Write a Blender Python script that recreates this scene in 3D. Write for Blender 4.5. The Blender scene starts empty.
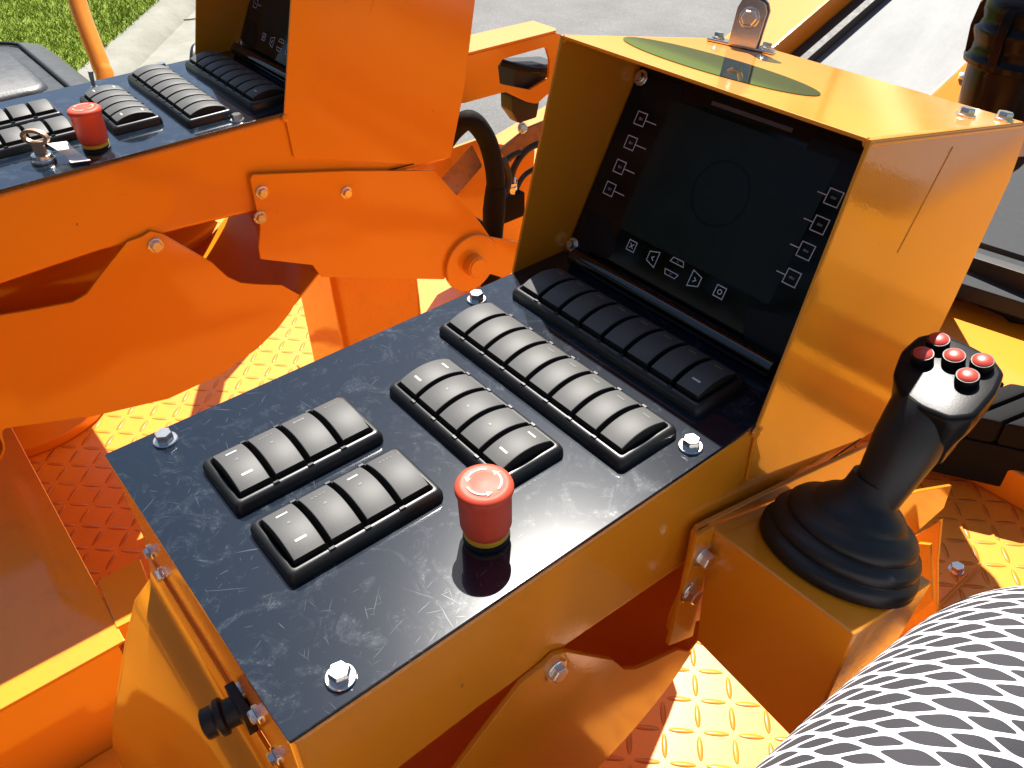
import bpy, bmesh, math, random
from mathutils import Vector, Matrix
random.seed(7)
R = math.radians
scene = bpy.context.scene
COL = scene.collection
H = 2400.0                      # height of the console panel above the road, mm

# ------------------------------------------------------------------ camera frame
CAM = Vector((488.336, -43.76, 383.282))
CX = Vector((0.633, 0.774, -0.016)).normalized()
CZ = Vector((-0.608, 0.485, -0.628)).normalized()
CY = CZ.cross(CX).normalized()          # image down
CX = CY.cross(CZ).normalized()
FPX = 841.97

def ray(px, py):
    return CX*((px-512)/FPX) + CY*((py-384)/FPX) + CZ
def at(px, py, axis, val):
    """where the line of sight through a picture point meets the plane axis = val (mm)"""
    d = ray(px, py)
    return CAM + d*((val-CAM[axis])/d[axis])
def atp(px, py, p0, n):
    d = ray(px, py); n = Vector(n)
    return CAM + d*(n.dot(Vector(p0)-CAM)/n.dot(d))
def atd(px, py, depth):
    return CAM + ray(px, py)*depth
def W(v):
    return Vector((v[0], v[1], v[2]+H))/1000.0

# ------------------------------------------------------------------ materials
class NT:
    def __init__(s, name):
        s.m = bpy.data.materials.new(name); s.m.use_nodes = True
        s.t = s.m.node_tree; s.n = s.t.nodes; s.l = s.t.links
        s.b = s.n['Principled BSDF']
    def node(s, typ, **kw):
        n = s.n.new(typ)
        for k, v in kw.items(): setattr(n, k, v)
        return n
    def put(s, sock, v):
        if isinstance(v, bpy.types.NodeSocket): s.l.new(v, sock)
        elif isinstance(v, (tuple, list)) and len(v) == 3 and sock.type == 'RGBA': sock.default_value = (*v, 1)
        else: sock.default_value = v
    def set(s, **kw):
        for k, v in kw.items(): s.put(s.b.inputs[k.replace('_', ' ')], v)
    def math(s, op, a, b=0.0, c=None, clamp=False):
        n = s.node('ShaderNodeMath', operation=op, use_clamp=clamp)
        s.put(n.inputs[0], a); s.put(n.inputs[1], b)
        if c is not None: s.put(n.inputs[2], c)
        return n.outputs[0]
    def coord(s, kind='Object'):
        return s.node('ShaderNodeTexCoord').outputs[kind]
    def map(s, vec, scale=(1, 1, 1), rot=(0, 0, 0)):
        n = s.node('ShaderNodeMapping'); s.put(n.inputs[0], vec)
        n.inputs['Scale'].default_value = scale; n.inputs['Rotation'].default_value = rot
        return n.outputs[0]
    def noise(s, vec, scale, detail=3, rough=.5, dist=0):
        n = s.node('ShaderNodeTexNoise'); s.put(n.inputs['Vector'], vec)
        n.inputs['Scale'].default_value = scale; n.inputs['Detail'].default_value = detail
        n.inputs['Roughness'].default_value = rough; n.inputs['Distortion'].default_value = dist
        return n.outputs['Fac']
    def ramp(s, fac, stops):
        n = s.node('ShaderNodeValToRGB'); s.put(n.inputs[0], fac)
        e = n.color_ramp.elements
        while len(e) < len(stops): e.new(.5)
        for q, (p, c) in zip(e, stops):
            q.position = p; q.color = (*c, 1) if isinstance(c, tuple) else (c, c, c, 1)
        return n.outputs[0]
    def mix(s, fac, a, b):
        n = s.node('ShaderNodeMix', data_type='RGBA')
        s.put(n.inputs[0], fac); s.put(n.inputs[6], a); s.put(n.inputs[7], b)
        return n.outputs[2]
    def bump(s, height, strength=1, dist=.001, normal=None):
        n = s.node('ShaderNodeBump'); s.put(n.inputs['Height'], height)
        n.inputs['Strength'].default_value = strength; n.inputs['Distance'].default_value = dist
        if normal is not None: s.put(n.inputs['Normal'], normal)
        return n.outputs[0]

def plain(name, col, rough=.5, metal=0, spec=.5, bump=0, bscale=300, var=0):
    t = NT(name); t.set(Base_Color=col, Roughness=rough, Metallic=metal)
    t.b.inputs['Specular IOR Level'].default_value = spec
    if var:
        f = t.noise(t.coord(), 60, 5, .65)
        t.set(Base_Color=t.mix(f, tuple(c*(1-var) for c in col), tuple(min(1, c*(1+var)) for c in col)))
        t.set(Roughness=t.math('MULTIPLY_ADD', f, .25, rough-.12))
    if bump:
        t.set(Normal=t.bump(t.noise(t.coord(), bscale, 3), bump, .0006))
    return t.m

ORANGE = (0.82, 0.205, 0.006)
def orange_paint(name, plate=False, worn=0.0, lo=(0.75, 0.250, 0.006), hi=(0.79, 0.280, 0.009)):
    t = NT(name)
    co = t.coord()
    f = t.noise(co, 5, 4, .6)
    col = t.mix(f, lo, hi)
    if worn:
        d = t.ramp(t.noise(co, 26, 6, .7), [(.52, 0.0), (.72, 1.0)])
        s2 = t.ramp(t.noise(co, 210, 4, .7), [(.60, 0.0), (.72, 1.0)])
        w = t.math('MULTIPLY', t.math('MAXIMUM', t.math('MULTIPLY', d, .5), s2), worn)
        col = t.mix(w, col, (0.32, 0.12, 0.035))
    dust = t.ramp(t.noise(co, 90, 8, .75), [(.66, 0.0), (.80, .25)])
    col = t.mix(dust, col, (0.70, 0.36, 0.12))
    chip = t.ramp(t.noise(co, 75, 3, .55), [(.735, 0.0), (.755, .8)])      # sparse chips and grubby specks
    chip = t.math('MULTIPLY', chip, t.ramp(t.noise(co, 6, 2), [(.5, 0.0), (.62, 1.0)]))
    col = t.mix(chip, col, (0.20, 0.09, 0.035))
    t.set(Roughness=.42)
    hand = t.ramp(t.noise(co, 14, 7, .7, .6), [(.40, 0.0), (.72, 1.0)])     # greasy and dusty patches dull the gloss
    t.b.inputs['Coat Weight'].default_value = .9 if not plate else .25
    t.b.inputs['Coat Roughness'].default_value = .022 if not plate else .2
    if not plate: t.put(t.b.inputs['Coat Roughness'], t.math('MULTIPLY_ADD', hand, .13, .016))
    t.b.inputs['Specular IOR Level'].default_value = .3
    peel = t.noise(co, 420, 2, .4)
    nrm = t.bump(peel, .10, .0005)
    if plate:
        sx = t.node('ShaderNodeSeparateXYZ'); t.put(sx.inputs[0], co)
        S = 1/.030
        u = t.math('MULTIPLY', sx.outputs[0], S); v = t.math('MULTIPLY', sx.outputs[1], S)
        iu = t.math('FLOOR', u); iv = t.math('FLOOR', v)
        fu = t.math('SUBTRACT', t.math('SUBTRACT', u, iu), .5); fv = t.math('SUBTRACT', t.math('SUBTRACT', v, iv), .5)
        par = t.math('FLOORED_MODULO', t.math('ADD', iu, iv), 2.0)
        sg = t.math('MULTIPLY_ADD', par, 2.0, -1.0)
        fv2 = t.math('MULTIPLY', fv, sg)
        p = t.math('MULTIPLY', t.math('ADD', fu, fv2), .7071); q = t.math('MULTIPLY', t.math('SUBTRACT', fu, fv2), .7071)
        a = t.math('POWER', t.math('ABSOLUTE', t.math('DIVIDE', p, .52)), 2.0); b = t.math('POWER', t.math('ABSOLUTE', t.math('DIVIDE', q, .12)), 2.0)
        h = t.math('SUBTRACT', 1.0, t.math('ADD', a, b), clamp=True)
        h = t.math('POWER', h, .5)
        wr = t.math('MULTIPLY', h, t.ramp(t.noise(co, 9, 5, .7), [(.35, .15), (.65, .85)]))
        col = t.mix(wr, col, (0.50, 0.14, 0.02))
        mud = t.ramp(t.noise(co, 3.5, 7, .72), [(.50, 0.0), (.75, .45)])
        col = t.mix(mud, col, (0.42, 0.22, 0.08))
        nrm = t.bump(h, 1.0, .0028, nrm)
    t.set(Base_Color=col)
    t.set(Normal=nrm)
    t.put(t.b.inputs['Coat Normal'], nrm)
    return t.m
M = {}
M['orange'] = orange_paint('orange_paint')
M['orange_worn'] = orange_paint('orange_worn_paint', worn=.55)
M['plate'] = orange_paint('orange_diamond_plate', True, worn=.3, lo=(.78, .265, .014), hi=(.83, .305, .026))

def panel_black():
    t = NT('scratched_black_panel'); co = t.coord()
    smear = t.ramp(t.noise(co, 30, 9, .76, 1.6), [(.52, 0.0), (.76, 1.0)])
    fine = t.ramp(t.noise(co, 520, 5, .75), [(.54, 0.0), (.72, 1.0)])
    wv = t.node('ShaderNodeTexNoise'); t.put(wv.inputs['Vector'], co); wv.inputs['Scale'].default_value = 40
    wob = t.node('ShaderNodeVectorMath', operation='MULTIPLY_ADD')
    t.put(wob.inputs[0], wv.outputs['Color']); wob.inputs[1].default_value = (.003, .003, 0); t.put(wob.inputs[2], co)
    sc = None
    # short hairline scratches: one stroke of random direction in each cell, several layers of cells
    for k, (scale, wdt, ln) in enumerate(((22, .0035, .42), (30, .0045, .40), (52, .007, .36), (80, .009, .34), (125, .012, .38), (66, .006, .40), (40, .005, .42))):
        mp = t.node('ShaderNodeMapping'); t.put(mp.inputs[0], wob.outputs[0])
        mp.inputs['Scale'].default_value = (scale, scale, 0); mp.inputs['Location'].default_value = (k*7.31, k*3.77, .5)
        v = t.node('ShaderNodeTexVoronoi', voronoi_dimensions='2D'); t.put(v.inputs['Vector'], mp.outputs[0]); v.inputs['Scale'].default_value = 1
        d = t.node('ShaderNodeVectorMath', operation='SUBTRACT'); t.put(d.inputs[0], mp.outputs[0]); t.put(d.inputs[1], v.outputs['Position'])
        sx = t.node('ShaderNodeSeparateXYZ'); t.put(sx.inputs[0], d.outputs[0])
        cs = t.node('ShaderNodeSeparateColor'); t.put(cs.inputs[0], v.outputs['Color'])
        an = t.math('MULTIPLY', cs.outputs[0], 6.283)
        c, n = t.math('COSINE', an), t.math('SINE', an)
        px = t.math('ADD', t.math('MULTIPLY', sx.outputs[0], c), t.math('MULTIPLY', sx.outputs[1], n))
        py = t.math('SUBTRACT', t.math('MULTIPLY', sx.outputs[1], c), t.math('MULTIPLY', sx.outputs[0], n))
        ends = t.math('SUBTRACT', 1.0, t.math('DIVIDE', t.math('ABSOLUTE', px), t.math('MULTIPLY', cs.outputs[2], ln)), clamp=True)
        body = t.math('SUBTRACT', 1.0, t.math('DIVIDE', t.math('ABSOLUTE', py), wdt*2), clamp=True)
        on = t.math('GREATER_THAN', cs.outputs[1], .62)
        q = t.math('MULTIPLY', t.math('MULTIPLY', t.math('POWER', ends, .5), body), on)
        q = t.math('MULTIPLY', q, t.math('MULTIPLY_ADD', cs.outputs[2], .7, .3))
        sc = q if sc is None else t.math('MAXIMUM', sc, q)
    area = t.ramp(t.noise(co, 15, 5, .65), [(.44, .04), (.62, 1.0)])
    sc = t.math('MULTIPLY', sc, area)
    haze = t.math('MULTIPLY', smear, t.math('MULTIPLY_ADD', fine, .6, .12))
    f = t.math('MAXIMUM', t.math('MULTIPLY', haze, .72), t.math('MULTIPLY', sc, .42))
    t.set(Base_Color=t.mix(f, (0.0058, 0.0112, 0.0205), (0.38, 0.43, 0.48)))
    t.set(Roughness=t.math('MULTIPLY_ADD', f, .25, .175))
    t.b.inputs['Specular IOR Level'].default_value = .27
    t.b.inputs['Coat Weight'].default_value = .9
    t.b.inputs['Coat Roughness'].default_value = .02
    return t.m
M['panel'] = panel_black()
M['switch'] = plain('grey_black_switch_plastic', (0.072, 0.072, 0.071), .58, spec=.5, bump=.16, bscale=1500)
M['bezel'] = plain('black_bezel_plastic', (0.014, 0.014, 0.015), .36, spec=.5, bump=.06, bscale=900)
M['shade_black'] = plain('recess_shade_black', (0.004, 0.004, 0.004), .7)  # shade of switch sides and recesses put into the colour
M['mark'] = plain('pale_print', (0.62, 0.62, 0.58), .5)
M['faint'] = plain('faint_grey_print', (0.16, 0.16, 0.15), .5)
M['amber'] = plain('amber_lens', (0.35, 0.24, 0.08), .3)
M['red'] = plain('red_button_plastic', (0.60, 0.072, 0.036), .50, spec=.3, bump=.05, bscale=500, var=.08)
M['arrow'] = plain('pale_red_arrow_print', (0.70, 0.36, 0.29), .5)  # arrow print in a muted pale red
M['redlens'] = plain('red_cap_plastic', (0.55, 0.06, 0.04), .38, spec=.45)
M['yellow'] = plain('yellow_collar_plastic', (0.70, 0.42, 0.02), .4)
M['black'] = plain('black_rubber', (0.012, 0.012, 0.013), .45, spec=.45, bump=.1, bscale=700)
M['gloss'] = plain('glossy_black_plastic', (0.008, 0.008, 0.009), .30, spec=.14, bump=.05, bscale=900)
M['tyre'] = plain('dusty_black_rubber', (0.022, 0.021, 0.02), .6, bump=.3, bscale=120, var=.3)
M['zinc'] = plain('zinc_plated_steel', (0.74, 0.73, 0.70), .24, 1.0, bump=.08, bscale=300)
M['steel'] = plain('plated_bracket_steel', (0.62, 0.60, 0.60), .20, 1.0, bump=.1, bscale=120)
M['pad_black'] = plain('matt_black_rubber', (0.011, 0.011, 0.011), .8, spec=.15, bump=.3, bscale=150)
M['guard'] = plain('brown_guard_metal', (0.30, 0.17, 0.10), .28, .2, spec=.6, bump=.3, bscale=40, var=.4)  # mottled brown, slightly metallic
M['bowl'] = plain('black_moulded_plastic', (0.006, 0.006, 0.007), .2, spec=.2)
M['glass'] = plain('dark_display_glass', (0.003, 0.003, 0.0035), .07, spec=.3)
M['lcd'] = plain('unlit_lcd', (0.014, 0.0185, 0.016), .2, spec=.25, var=.3)  # lighter mottled tone stands in for reflections on the screen
M['key'] = plain('display_key_field', (0.008, 0.008, 0.010), .3, spec=.25)
M['emblem'] = plain('dim_screen_emblem', (0.0075, 0.010, 0.0088), .2, spec=.25)
M['icon'] = plain('white_icon_print', (0.75, 0.75, 0.78), .5)
M['dimicon'] = plain('grey_logo_print', (0.10, 0.10, 0.105), .4)
M['vinyl'] = plain('black_seat_vinyl', (0.028, 0.03, 0.034), .42, spec=.6, bump=.35, bscale=260, var=.3)
M['brass'] = plain('key_metal', (0.50, 0.34, 0.22), .4, .5)
M['tagw'] = plain('white_tag', (0.85, 0.85, 0.83), .3)
M['lip'] = plain('reflection_lip_black', (0.004, 0.004, 0.004), .05, spec=1.0)
M['oval'] = plain('dark_oval_decal', (0.010, 0.016, 0.002), .04, spec=.42)
M['amberbase'] = plain('pale_gasket', (0.55, 0.50, 0.42), .5)
M['skin'] = plain('skin', (0.55, 0.32, 0.23), .5)
M['cloth'] = plain('dark_shirt_cloth', (0.03, 0.03, 0.036), .85)
M['hair'] = plain('dark_hair', (0.03, 0.02, 0.014), .5)
M['shoe'] = plain('dark_shoe_leather', (0.03, 0.025, 0.022), .5)

def belt_mat():
    t = NT('worn_conveyor_belt'); co = t.coord()
    st = t.noise(t.map(co, (5, 1.6, 1)), 1.0, 6, .65, .8)
    sp = t.noise(co, 8, 6, .7)
    f = t.math('MULTIPLY_ADD', st, .6, t.math('MULTIPLY', sp, .4))
    t.set(Base_Color=t.ramp(f, [(.30, (0.13, 0.14, 0.142)), (.5, (0.19, 0.20, 0.205)), (.70, (0.25, 0.26, 0.265))]), Roughness=.5)
    t.b.inputs['Specular IOR Level'].default_value = .12
    t.set(Normal=t.bump(t.noise(co, 60, 5, .7), .3, .004))
    return t.m
M['belt'] = belt_mat()
def asphalt():
    t = NT('sunbleached_asphalt'); co = t.coord()
    a = t.noise(co, 55, 8, .8); b = t.noise(co, 1.3, 5, .6)
    v = t.node('ShaderNodeTexVoronoi'); t.put(v.inputs['Vector'], co); v.inputs['Scale'].default_value = 45
    f = t.math('ADD', t.math('MULTIPLY', a, .55), t.math('MULTIPLY_ADD', b, .35, t.math('MULTIPLY', v.outputs['Distance'], .14)))
    t.set(Base_Color=t.ramp(f, [(.34, (0.075, 0.075, 0.075)), (.52, (0.135, 0.134, 0.132)), (.68, (0.205, 0.20, 0.198))]), Roughness=.85)
    t.set(Normal=t.bump(a, .5, .01))
    return t.m
M['asphalt'] = asphalt()
def concrete():
    t = NT('pale_concrete'); co = t.coord()
    a = t.noise(co, 3.0, 8, .65); b = t.noise(co, 60, 5, .7)
    f = t.math('MULTIPLY_ADD', a, .75, t.math('MULTIPLY', b, .25))
    t.set(Base_Color=t.ramp(f, [(.3, (0.17, 0.165, 0.135)), (.55, (0.25, 0.245, 0.205)), (.75, (0.30, 0.295, 0.25))]), Roughness=.85)
    t.set(Normal=t.bump(b, .4, .01))
    return t.m
M['concrete'] = concrete()
def lawn_mat(name, lo, hi, scale):
    t = NT(name); co = t.coord()
    f = t.noise(co, scale, 6, .7)
    t.set(Base_Color=t.ramp(f, [(.3, lo), (.7, hi)]), Roughness=.7)
    t.b.inputs['Specular IOR Level'].default_value = .12
    return t.m
M['lawn'] = lawn_mat('lawn_turf', (0.12, 0.18, 0.016), (0.20, 0.26, 0.03), 3)
M['blade'] = lawn_mat('grass_blades', (0.15, 0.22, 0.016), (0.25, 0.31, 0.035), 1.6)
M['verge'] = lawn_mat('olive_verge', (0.045, 0.052, 0.005), (0.085, 0.090, 0.009), .9)
M['leaf'] = lawn_mat('tree_leaves', (0.05, 0.062, 0.008), (0.11, 0.12, 0.014), .6)
M['bark'] = plain('bark', (0.10, 0.075, 0.05), .9, var=.3)

def net_fabric():
    t = NT('net_print_fabric')
    uv = t.coord('UV')
    wob = t.node('ShaderNodeTexNoise'); t.put(wob.inputs['Vector'], uv); wob.inputs['Scale'].default_value = 34; wob.inputs['Detail'].default_value = 1
    off = t.node('ShaderNodeVectorMath', operation='MULTIPLY_ADD')
    t.put(off.inputs[0], wob.outputs['Color']); off.inputs[1].default_value = (.0030, .0030, 0); t.put(off.inputs[2], uv)
    sx = t.node('ShaderNodeSeparateXYZ'); t.put(sx.inputs[0], off.outputs[0])
    u0, v0 = sx.outputs[0], sx.outputs[1]
    # rows run slanted; every second row holds smaller cells
    ru = t.math('MULTIPLY', v0, 1/.0148)
    rv = t.math('SUBTRACT', t.math('MULTIPLY', u0, 1/.0160), ru)
    iu = t.math('FLOOR', ru); iv = t.math('FLOOR', rv)
    par = t.math('FLOORED_MODULO', t.math('ADD', iu, iv), 2.0)
    fu = t.math('ABSOLUTE', t.math('SUBTRACT', t.math('FRACT', ru), .5)); fv = t.math('ABSOLUTE', t.math('SUBTRACT', t.math('FRACT', rv), .5))
    wu = t.math('MULTIPLY_ADD', par, -.075, .455); wv = t.math('MULTIPLY_ADD', par, -.075, .44)
    a = t.math('POWER', t.math('DIVIDE', fu, wu), 4.0); b = t.math('POWER', t.math('DIVIDE', fv, wv), 4.0)
    s = t.math('ADD', a, b)
    mask = t.ramp(s, [(.86, 1.0), (1.0, 0.0)])
    col = t.mix(mask, (0.78, 0.76, 0.80), (0.022, 0.020, 0.026))
    t.set(Base_Color=col, Roughness=.8)
    t.b.inputs['Sheen Weight'].default_value = .15
    weave = t.noise(uv, 900, 2)
    t.set(Normal=t.bump(weave, .25, .0008, t.bump(mask, -.25, .0006)))
    return t.m
M['net'] = net_fabric()

# ------------------------------------------------------------------ mesh helpers (all lengths in mm)
class MB:
    def __init__(s): s.bm = bmesh.new(); s.mats = []; s.uv = None
    def mi(s, key):
        if key not in s.mats: s.mats.append(key)
        return s.mats.index(key)
    def face(s, vs, k):
        try: f = s.bm.faces.new(vs)
        except ValueError: return None
        f.material_index = s.mi(k); return f
    def poly(s, pts, k): return s.face([s.bm.verts.new(Vector(p)) for p in pts], k)
    def loops(s, rings, k, closed=True, cap0=True, cap1=True):
        vv = [[s.bm.verts.new(Vector(p)) for p in r] for r in rings]
        n = len(vv[0])
        for a, b in zip(vv, vv[1:]):
            for i in range(n if closed else n-1):
                s.face([a[i], a[(i+1) % n], b[(i+1) % n], b[i]], k)
        if cap0: s.face(vv[0][::-1], k)
        if cap1: s.face(vv[-1], k)
        return s
    def prism(s, poly, axis, lo, hi, k):
        def mk(q, t):
            a, b = q
            return ((t, a, b), (a, t, b), (a, b, t))[axis]
        return s.loops([[mk(q, lo) for q in poly], [mk(q, hi) for q in poly]], k)
    def box(s, lo, hi, k):
        (x0, y0, z0), (x1, y1, z1) = lo, hi
        return s.prism([(x0, y0), (x1, y0), (x1, y1), (x0, y1)], 2, z0, z1, k)
    def obox(s, c, ax, ay, az, k):
        """box with centre c and half-axis vectors"""
        c, ax, ay, az = map(Vector, (c, ax, ay, az))
        return s.loops([[c+ax*i+ay*j+az*t for i, j in ((-1, -1), (1, -1), (1, 1), (-1, 1))] for t in (-1, 1)], k)
    def slab(s, pts, off, k):
        """polygon given by 3D points, thickened by the vector off"""
        o = Vector(off)
        return s.loops([[Vector(p) for p in pts], [Vector(p)+o for p in pts]], k)
    def lathe(s, prof, c, k, up=(0, 0, 1), n=40, cap0=True, cap1=True, scale=(1, 1)):
        up = Vector(up).normalized(); c = Vector(c)
        a = up.orthogonal().normalized() if abs(up.z) < .999 else Vector((1, 0, 0))
        b = up.cross(a)
        return s.loops([[c+up*z+(a*math.cos(i*2*math.pi/n)*scale[0]+b*math.sin(i*2*math.pi/n)*scale[1])*max(r, .01) for i in range(n)] for r, z in prof], k, True, cap0, cap1)
    def tube(s, pts, r, k, n=12, steps=6):
        P = [Vector(p) for p in pts]
        rr = r if isinstance(r, (list, tuple)) else [r]*len(P)
        Q, RR = [], []
        for i in range(len(P)-1):
            p0, p1, p2, p3 = P[max(i-1, 0)], P[i], P[i+1], P[min(i+2, len(P)-1)]
            for j in range(steps):
                t = j/steps
                Q.append(.5*((2*p1)+(p2-p0)*t+(2*p0-5*p1+4*p2-p3)*t*t+(3*p1-p0-3*p2+p3)*t**3)); RR.append(rr[i]*(1-t)+rr[i+1]*t)
        Q.append(P[-1]); RR.append(rr[-1])
        rings, a = [], None
        for i, q in enumerate(Q):
            d = (Q[min(i+1, len(Q)-1)]-Q[max(i-1, 0)]).normalized()
            a = d.orthogonal().normalized() if a is None else (a-d*a.dot(d)).normalized()
            b = d.cross(a)
            rings.append([q+(a*math.cos(j*2*math.pi/n)+b*math.sin(j*2*math.pi/n))*RR[i] for j in range(n)])
        return s.loops(rings, k)
    def bolt(s, c, up, k='zinc', r=6.2, h=5.5, washer=8.2, spin=.3):
        up = Vector(up).normalized(); c = Vector(c)
        s.lathe([(washer, 0), (washer, 1.2), (washer-.5, 1.7)], c, k, up, 24)
        a = up.orthogonal().normalized(); b = up.cross(a)
        rings = []
        for rad, z in ((r, 1.5), (r, h+.6), (r*.88, h+1.5)):
            rings.append([c+up*z+(a*math.cos(spin+i*math.pi/3)+b*math.sin(spin+i*math.pi/3))*rad for i in range(6)])
        return s.loops(rings, k)
    def build(s, name, parent=None, origin=(0, 0, 0), bevel=0, seg=2, angle=35, flat=False):
        bm = s.bm
        bmesh.ops.remove_doubles(bm, verts=bm.verts, dist=.0005) if False else None
        bmesh.ops.recalc_face_normals(bm, faces=bm.faces)
        o = Vector(origin)
        if bevel:
            ed = [e for e in bm.edges if len(e.link_faces) == 2 and e.calc_face_angle(0) > R(30)]
            bmesh.ops.bevel(bm, geom=ed, offset=bevel, segments=seg, affect='EDGES', profile=.5, clamp_overlap=True)
        for v in bm.verts: v.co = (v.co-o)/1000.0
        me = bpy.data.meshes.new(name); bm.to_mesh(me); bm.free()
        for k in s.mats: me.materials.append(M[k])
        if not flat:
            me.shade_smooth(); me.set_sharp_from_angle(angle=R(angle))
        ob = bpy.data.objects.new(name, me); COL.objects.link(ob)
        if bevel and not flat:
            wn = ob.modifiers.new('weighted_normals', 'WEIGHTED_NORMAL'); wn.mode = 'FACE_AREA'; wn.weight = 100; wn.keep_sharp = True; wn.thresh = .01
        if parent is not None: ob.parent = parent
        else: ob.location = W(o)
        return ob

def tag(o, label=None, cat=None, group=None, kind=None):
    if label: o['label'] = label
    if cat: o['category'] = cat
    if group: o['group'] = group
    if kind: o['kind'] = kind
    return o
def thing(name, label, cat, origin, group=None):
    o = bpy.data.objects.new(name, None); COL.objects.link(o)
    o.empty_display_size = .05
    o.location = W(origin); o['org'] = tuple(origin)
    return tag(o, label, cat, group)
def kids(o): return [c for c in bpy.data.objects if c.parent == o]
def copy_tree(o, parent=None):
    c = o.copy(); COL.objects.link(c)
    if parent: c.parent = parent
    for ch in kids(o): copy_tree(ch, c)
    return c
def rrect(x0, y0, x1, y1, r, n=5):
    out = []
    for cx, cy, a0 in ((x1-r, y1-r, 0), (x0+r, y1-r, 90), (x0+r, y0+r, 180), (x1-r, y0+r, 270)):
        for i in range(n+1):
            a = R(a0+90*i/n); out.append((cx+r*math.cos(a), cy+r*math.sin(a)))
    return out

# ------------------------------------------------------------------ operator console
PW = 257.6                      # panel width
def make_console():
    O = (128, 200, -105)
    root = thing('operator_console', '...', 'console', O, 'operator consoles of the machine')
    B = lambda mb, name, par=root, **k: mb.build(name, par, O, **k)
    SL = .215
    top = lambda y: 188-SL*(y-402)
    # body under the panel
    b = MB()
    b.prism([(0, -3.4), (0, -97), (110, -95), (209, -101), (293, -108), (576, -124), (600, -44), (592, -6), (352, -3.4)], 0, 0, PW, 'orange')
    B(b, 'housing', bevel=5, seg=4)
    b = MB()                                        # control panel sheet
    b.prism(rrect(-.8, -1.2, PW+.8, 409, 1.5, 2), 2, -3, 0, 'panel')
    panel = B(b, 'control_panel', bevel=.5)
    # hood round the display: two sides, roof, back, each 3 mm sheet folded together
    b = MB()
    prof = [(350.5, .3), (402, 188), (618, top(618)), (632, top(618)-14), (634, 90), (612, -10), (604, -41), (578, -120), (520, -113), (352, -54)]
    b.prism(prof, 0, PW+.5, PW+3.5, 'orange')
    b.prism(prof, 0, -3.5, -.5, 'orange')
    rf = [(402, 188), (618, top(618)), (632, top(618)-14), (634, 90), (604, -41)]
    inn = [(601, -41), (631, 90), (629, top(618)-15.5), (616, top(618)-3.2), (402.6, 184.8)]
    x0, x1 = -.49, PW+.49
    b.loops([[(x0, *q) for q in rf+inn], [(x1, *q) for q in rf+inn]], 'orange')
    hood = B(b, 'hood', bevel=1.1, seg=2)
    for xs in (-.7, PW+.7):                         # rolled corners where roof meets the sides
        b = MB(); b.tube([(xs, 403, 184.9), (xs, 617, top(618)-3.0)], 3.1, 'orange', 14, 1)
        b.build('folded_edge', hood, O)
    for xs in (-3, PW+3):                           # weld tack at the foot of the hood
        b = MB(); b.lathe([(5.5, -1.2), (4.6, .8), (1.2, 1.8)], (xs, 352, -6), 'orange', (1 if xs > 0 else -1, 0, 0), 12)
        b.build('weld_bead', hood, O)
    b = MB()                                        # oval decal on the roof
    n = Vector((0, SL, 1)).normalized(); d = Vector((0, 1, -SL)).normalized()
    c = Vector((90, 473, top(473)))+n*.5
    b.poly([c+Vector((1, 0, 0))*88*math.cos(i*math.pi/32)+d*40*math.sin(i*math.pi/32) for i in range(64)], 'oval')
    b.build('oval_badge', hood, O, flat=True)
    # display
    su = Vector((0, .546, 1)).normalized(); sn = Vector((0, -1, .546)).normalized()
    s0 = Vector((0, 409.6, 0))
    S = lambda x, s, h=0: s0+Vector((x, 0, 0))+su*s+sn*h
    def sp(px, py):
        q = atp(px, py, s0, sn)-s0
        return q.x, q.dot(su)
    b = MB()
    b.loops([[S(x, s, -7) for x, s in rrect(1, 1, PW-1, 176, 3, 3)], [S(x, s, 0) for x, s in rrect(1, 1, PW-1, 176, 3, 3)]], 'glass')
    disp = B(b, 'display', bevel=.8)
    b = MB()
    b.poly([S(x, s, .3) for x, s in rrect(46, 40, 202, 150, 2, 3)], 'lcd')
    b.build('screen', disp, O, flat=True)
    for pl in ([(10, 160), (50, 164), (56, 142), (36, 134), (14, 142)], [(176, 160), (232, 158), (238, 132), (208, 128), (172, 146)],
               [(8, 40), (32, 44), (52, 26), (48, 10), (14, 10)], [(186, 30), (214, 38), (246, 34), (244, 8), (196, 8)]):
        mid = Vector((sum(p[0] for p in pl)/len(pl), sum(p[1] for p in pl)/len(pl)))
        ring = []
        for i, p in enumerate(pl):
            q = pl[(i+1) % len(pl)]; pr = pl[i-1]
            P, Q, Z = Vector(p), Vector(q), Vector(pr)
            ring += [P*.75+Z*.25, P*.94+mid*.06, P*.75+Q*.25]
        b = MB(); b.poly([S(x, s, .28) for x, s in ring], 'key'); b.build('key_field', disp, O, flat=True)
    def line(mb, p, q, w, k, h=.5):
        p, q = Vector(p), Vector(q); d = (q-p).normalized()*w/2; m = Vector((-d.y, d.x))
        mb.poly([S(*(p-d-m), h), S(*(q+d-m), h), S(*(q+d+m), h), S(*(p-d+m), h)], k)
    def outline(pts, w=.75):
        mb = MB()
        for i in range(len(pts)): line(mb, pts[i], pts[(i+1) % len(pts)], w, 'icon', .5+.02*(i % 2))
        return mb
    sq = lambda x, y, r: [(x-r, y-r), (x+r, y-r), (x+r, y+r), (x-r, y+r)]
    for px, py in ((641, 119), (631, 143), (620, 167), (610, 189)):
        x, s = sp(px, py); mb = outline(sq(x, s, 5.2))
        line(mb, (x+6, s), (x+17, s), .7, 'icon'); line(mb, (x-1, s), (x+1.6, s), 1.8, 'faint'); line(mb, (x-1, s+.9), (x-.4, s-.9), .7, 'icon')
        mb.build('soft_key', disp, O, flat=True)
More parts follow.
